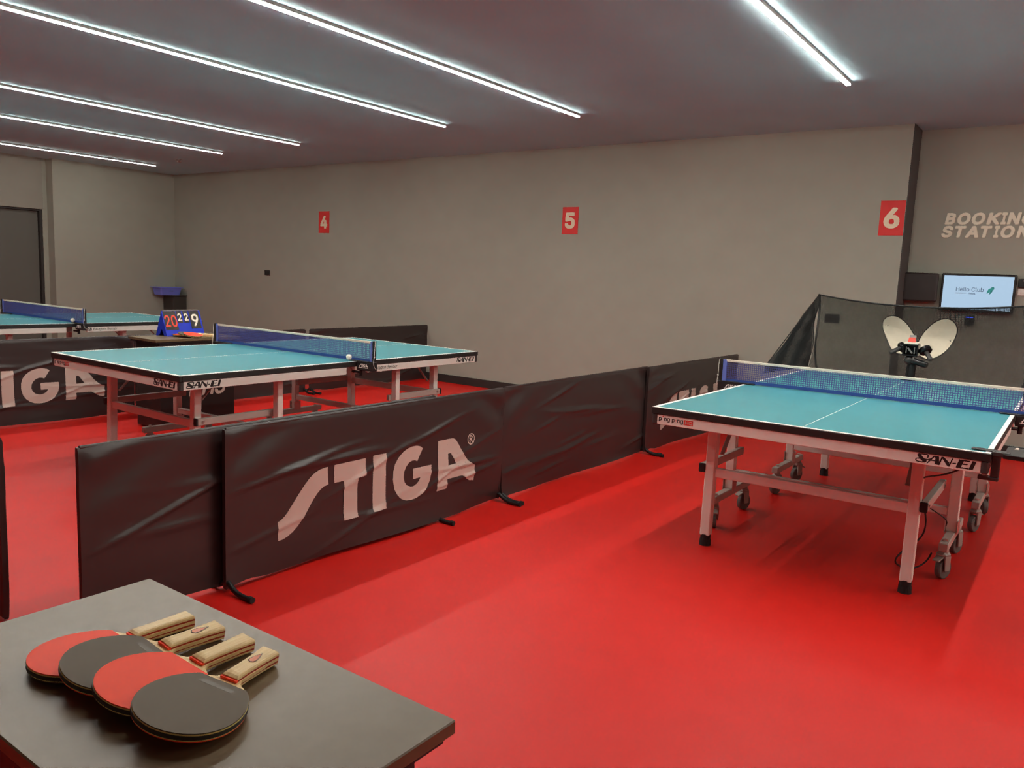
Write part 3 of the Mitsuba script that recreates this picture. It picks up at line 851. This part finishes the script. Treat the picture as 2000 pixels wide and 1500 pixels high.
thr = []
for y in np.arange(yr, yl + .001, .0082):
    zz = np.linspace(.775, float(ztop(np.array(y))), 15)
    yy = np.full_like(zz, y)
    thr.append(tube(np.stack([xnet(yy, zz), yy, zz], -1), .0021, 3))
for t in np.arange(0.0, 1.0001, 1 / 66):
    yy = np.linspace(yr, yl, 40)
    zz = .775 + t * (ztop(yy) - .775)
    thr.append(tube(np.stack([xnet(yy, zz), yy, zz], -1), .0021, 3))
put(k, 'back_netting', cat(thr), 'm_mesh_black', kind='stuff', label='fine black netting')
for s, y0 in ((1, yl), (-1, yr)):
    ye = RY + s * .775
    tri = Polygon([(5.56, .80), (5.60, .855), (6.70, float(ztop(np.array(y0))) - .002), (6.655, 1.0), (6.60, .775)])
    ln = []
    for q in np.arange(5.5, 6.75, .0082):
        for sgm in (LineString([(q, .7), (q, 1.5)]),):
            g = tri.intersection(sgm)
            if not g.is_empty and g.geom_type == 'LineString':
                a = np.linspace(g.coords[0], g.coords[-1], 6)
                ln.append(a)
    for q in np.arange(.78, 1.36, .0082):
        g = tri.intersection(LineString([(5, q), (7, q)]))
        if not g.is_empty and g.geom_type == 'LineString':
            ln.append(np.linspace(g.coords[0], g.coords[-1], 8))
    th_ = []
    for a in ln:
        yy = y0 + (ye - y0) * np.clip((6.7 - a[:, 0]) / 1.1, 0, 1) + s * .010 * np.sin((a[:, 0] - 1.3 * a[:, 1]) * 16)
        th_.append(tube(np.stack([a[:, 0], yy, a[:, 1]], -1), .0018, 3))
    put(k, 'side_netting', cat(th_), 'm_mesh_black', kind='stuff', label='fine black side netting')
    put(k, 'side_cord', tube([[5.56, ye, .80], [5.60, ye, .857], [6.70, y0, float(ztop(np.array(y0)))]], .004, 8), 'm_black', smooth=40)
    put(k, 'pole', tube(spline([[6.70, y0, float(ztop(np.array(y0))) + .004], [6.69, y0 - s * .012, 1.1], [6.66, y0 - s * .018, .93], [6.66, y0 - s * .035, .80], [6.62, y0 - s * .06, .755]], 24), .0075, 10), 'm_black', smooth=40)
yy = np.linspace(yr, yl, 40)
put(k, 'top_cord', tube(np.stack([xnet(yy, ztop(yy)), yy, ztop(yy)], -1), .0058, 8), 'm_black', smooth=40)
put(k, 'bottom_bar', tube([[6.60, yr + .04, .752], [6.60, yl - .04, .752]], .009, 10), 'm_black', smooth=40)
for yb in (RY - .30, RY + .30):
    put(k, 'bracket', bx(6.50, 6.61, yb - .02, yb + .02, .728, .742, .003), 'm_black')
WINGS = ([(1184, 939), (1229, 984), (1269, 1052), (1296, 1113), (1302, 1161), (1283, 1198), (1244, 1216), (1203, 1212), (1160, 1189), (1116, 1143), (1078, 1085), (1053, 1034), (1043, 995), (1050, 964), (1127, 935)],
         [(952, 912), (916, 919), (872, 945), (835, 992), (804, 1058), (788, 1111), (789, 1149), (806, 1195), (835, 1216), (866, 1217), (917, 1196), (963, 1158), (1005, 1103), (1027, 1054), (1036, 1000), (1033, 957), (986, 917)])
for wg in WINGS:
    ring = smooth_ring(wg, 90, 60.0) * .001
    base = Polygon(ring)
    for g, off, mat, nm in ((base.buffer(.006), .003, 'm_wing_rim', 'wing_edge'), (base, .006, 'm_wing', 'wing')):
        vv, ff = trimesh.creation.triangulate_polygon(g, engine='earcut')
        m = trimesh.Trimesh(np.c_[vv, np.zeros(len(vv))], ff).subdivide_to_size(.02)
        cr = .010 * (meshkit.fbm(np.stack([m.vertices[:, 0] * 14 + 9 * m.vertices[:, 1], m.vertices[:, 1] * 22 - 8 * m.vertices[:, 0], 0 * m.vertices[:, 0]], -1), 3, 2) - .5) if nm == 'wing' else 0
        m2 = trimesh.Trimesh(np.stack([xnet(m.vertices[:, 0], m.vertices[:, 1]) - off - .010 + cr, m.vertices[:, 0], m.vertices[:, 1]], -1), m.faces, process=False)
        if m2.face_normals[:, 0].sum() > 0:
            m2.invert()
        put(k, nm, m2, mat, False, label='pale wing shape printed on the net' if nm == 'wing' else None)

k = thing('ball_robot', 'black ball throwing robot head with three wheels at the far end of the nearest table', 'robot')
put(k, 'stem', cat(cyl([RX + .01, RY - .004, .735], [RX + .01, RY - .004, .895], .026, 20), cyl([RX + .03, RY + .028, .72], [RX + .03, RY + .020, .90], .013, 14), bx(RX - .045, RX + .10, RY - .06, RY + .06, .70, .738, .006)), 'm_black', 40)
put(k, 'base_clamp', cat(bx(6.43, 6.60, RY - .05, RY + .05, .7615, .777, .004), bx(6.50, 6.60, RY - .05, RY + .05, .715, .7625, .004)), 'm_black')
hd = put(k, 'head_body', cat([bx(RX - .055, RX + .05, RY + .011 - .052, RY + .011 - .044, .938, 1.024, .003), bx(RX - .055, RX + .05, RY + .011 + .044, RY + .011 + .052, .938, 1.024, .003),
                              bx(RX - .055, RX + .05, RY + .011 - .044, RY + .011 + .044, 1.014, 1.024, .002), bx(RX - .055, RX + .05, RY + .011 - .044, RY + .011 + .044, .938, .948, .002),
                              bx(RX + .03, RX + .05, RY + .011 - .044, RY + .011 + .044, .948, 1.014, .002)]), 'm_black_gloss')
put(k, 'inner_rib', cat(beam([RX - .045, RY + .03, .998], [RX - .045, RY - .004, .958], .012, .012, .002, (1, 0, 0)), bx(RX - .05, RX - .03, RY + .036, RY + .042, .955, 1.006, .001), bx(RX - .05, RX - .03, RY - .02, RY - .014, .955, 1.006, .001)), 'm_steel')
put(k, 'top_cap', bx(RX - .055, RX + .04, RY + .011 - .047, RY + .011 + .047, 1.025, 1.041, .004), 'm_net_tape', label='cream cap on the head')
put(k, 'red_sticker', stand(ext(Polygon([(-.024, 0), (.024, 0), (.020, .030), (-.018, .030)]).buffer(.003), .003), [RX - .040, RY + .008, 1.043], [0, -1, 0], [.25, 0, .968]), 'm_orange', label='red warning sticker')
put(k, 'clear_flap', stand(ext(Polygon([(-.030, 0), (.026, 0), (.022, .052), (-.018, .052)]), .0012), [RX - .034, RY + .006, 1.042], [0, -1, 0], [.25, 0, .968]), 'm_detector')
for y0, z0, d, r in ((RY + .075, .995, [-.45, .62, -.38], .040), (RY - .082, .985, [-.45, -.42, -.52], .044)):
    d = np.array(d) / np.linalg.norm(d)
    c = np.array([RX, y0, z0])
    w = put(k, 'wheel_housing', cat(cyl(c - d * .012, c + d * .012, r, 28), cyl(c + d * .010, c + d * .018, r, 28, r * .8)), 'm_black_gloss', 30)
    put(k, 'motor', cat(cyl(c + d * .015, c + d * .095, .0165, 20), cyl(c + d * .095, c + d * .101, .0165, 20, .012)), 'm_dark_grey', 30)
put(k, 'lower_housing', cat(trimesh.creation.icosphere(3, .038).apply_transform(np.diag([1, .95, .9, 1])).apply_translation([RX - .01, RY + .016, .907])), 'm_dark_grey', True)
put(k, 'motor', cat(cyl([RX - .03, RY - .012, .903], [RX - .05, RY - .105, .882], .024, 22), cyl([RX - .05, RY - .105, .882], [RX - .0515, RY - .111, .8805], .024, 22, .018)), 'm_black_gloss', 30)
put(k, 'axle', cyl([RX - .04, RY - .014, .93], [RX - .04, RY - .014, .915], .006, 10), 'm_steel', 30)

# cable under the nearest table
k = thing('power_cable', 'thin black power cable hanging under the right side of the nearest table', 'cable')
put(k, 'cord', tube(spline([[3.80, .36, .675], [3.92, .47, .60], [4.10, .55, .53], [4.22, .56, .43], [4.27, .53, .30], [4.30, .55, .20], [4.22, .60, .15], [4.17, .63, .10], [4.22, .61, .06], [4.30, .55, .05], [4.36, .50, .12]], 90), .004, 6), 'm_black', True)
put(k, 'cord', tube(spline([[4.30, .62, .668], [4.33, .62, .60], [4.36, .60, .50], [4.38, .56, .36], [4.40, .47, .30], [4.44, .46, .25]], 50), .003, 6), 'm_black', True)

# clip-on tray at the corner of the nearest table
k = thing('clip_on_tray', 'black tray clamped to the near right corner of the nearest table', 'tray')
put(k, 'plate', bx(3.79, 4.03, -.10, .218, .748, .757, .003), 'm_dark_grey')
put(k, 'rim', cat(bx(3.784, 3.79, -.10, .218, .742, .761, .002), bx(4.03, 4.036, -.10, .218, .742, .761, .002)), 'm_black')
put(k, 'clamp', cat(bx(3.80, 3.835, .205, .335, TZ + .001, TZ + .008, .003), bx(3.795, 3.84, .195, .258, .745, TZ + .006, .003), bx(3.80, 3.835, .225, .256, .655, .75, .004), bx(3.80, 3.835, .225, .30, .640, .656, .003)), 'm_dark_grey')
put(k, 'control_button', cat([stand(ext(Polygon(q), .0012), [4.0, .19 - dy, .757], [0, -1, 0], [1, 0, 0]) for dy, q in ((0, [(0, -.03), (.016, -.03), (.014, .02), (.004, .02)]), (.05, [(0, .02), (.03, .02), (.018, -.025), (.003, -.025)]), (.115, [(0, -.012), (.02, -.012), (.02, .018), (0, .018)]), (.175, [(0, .02), (.04, .02), (.04, -.005)]))]), 'm_letter', label='pale printed markings')
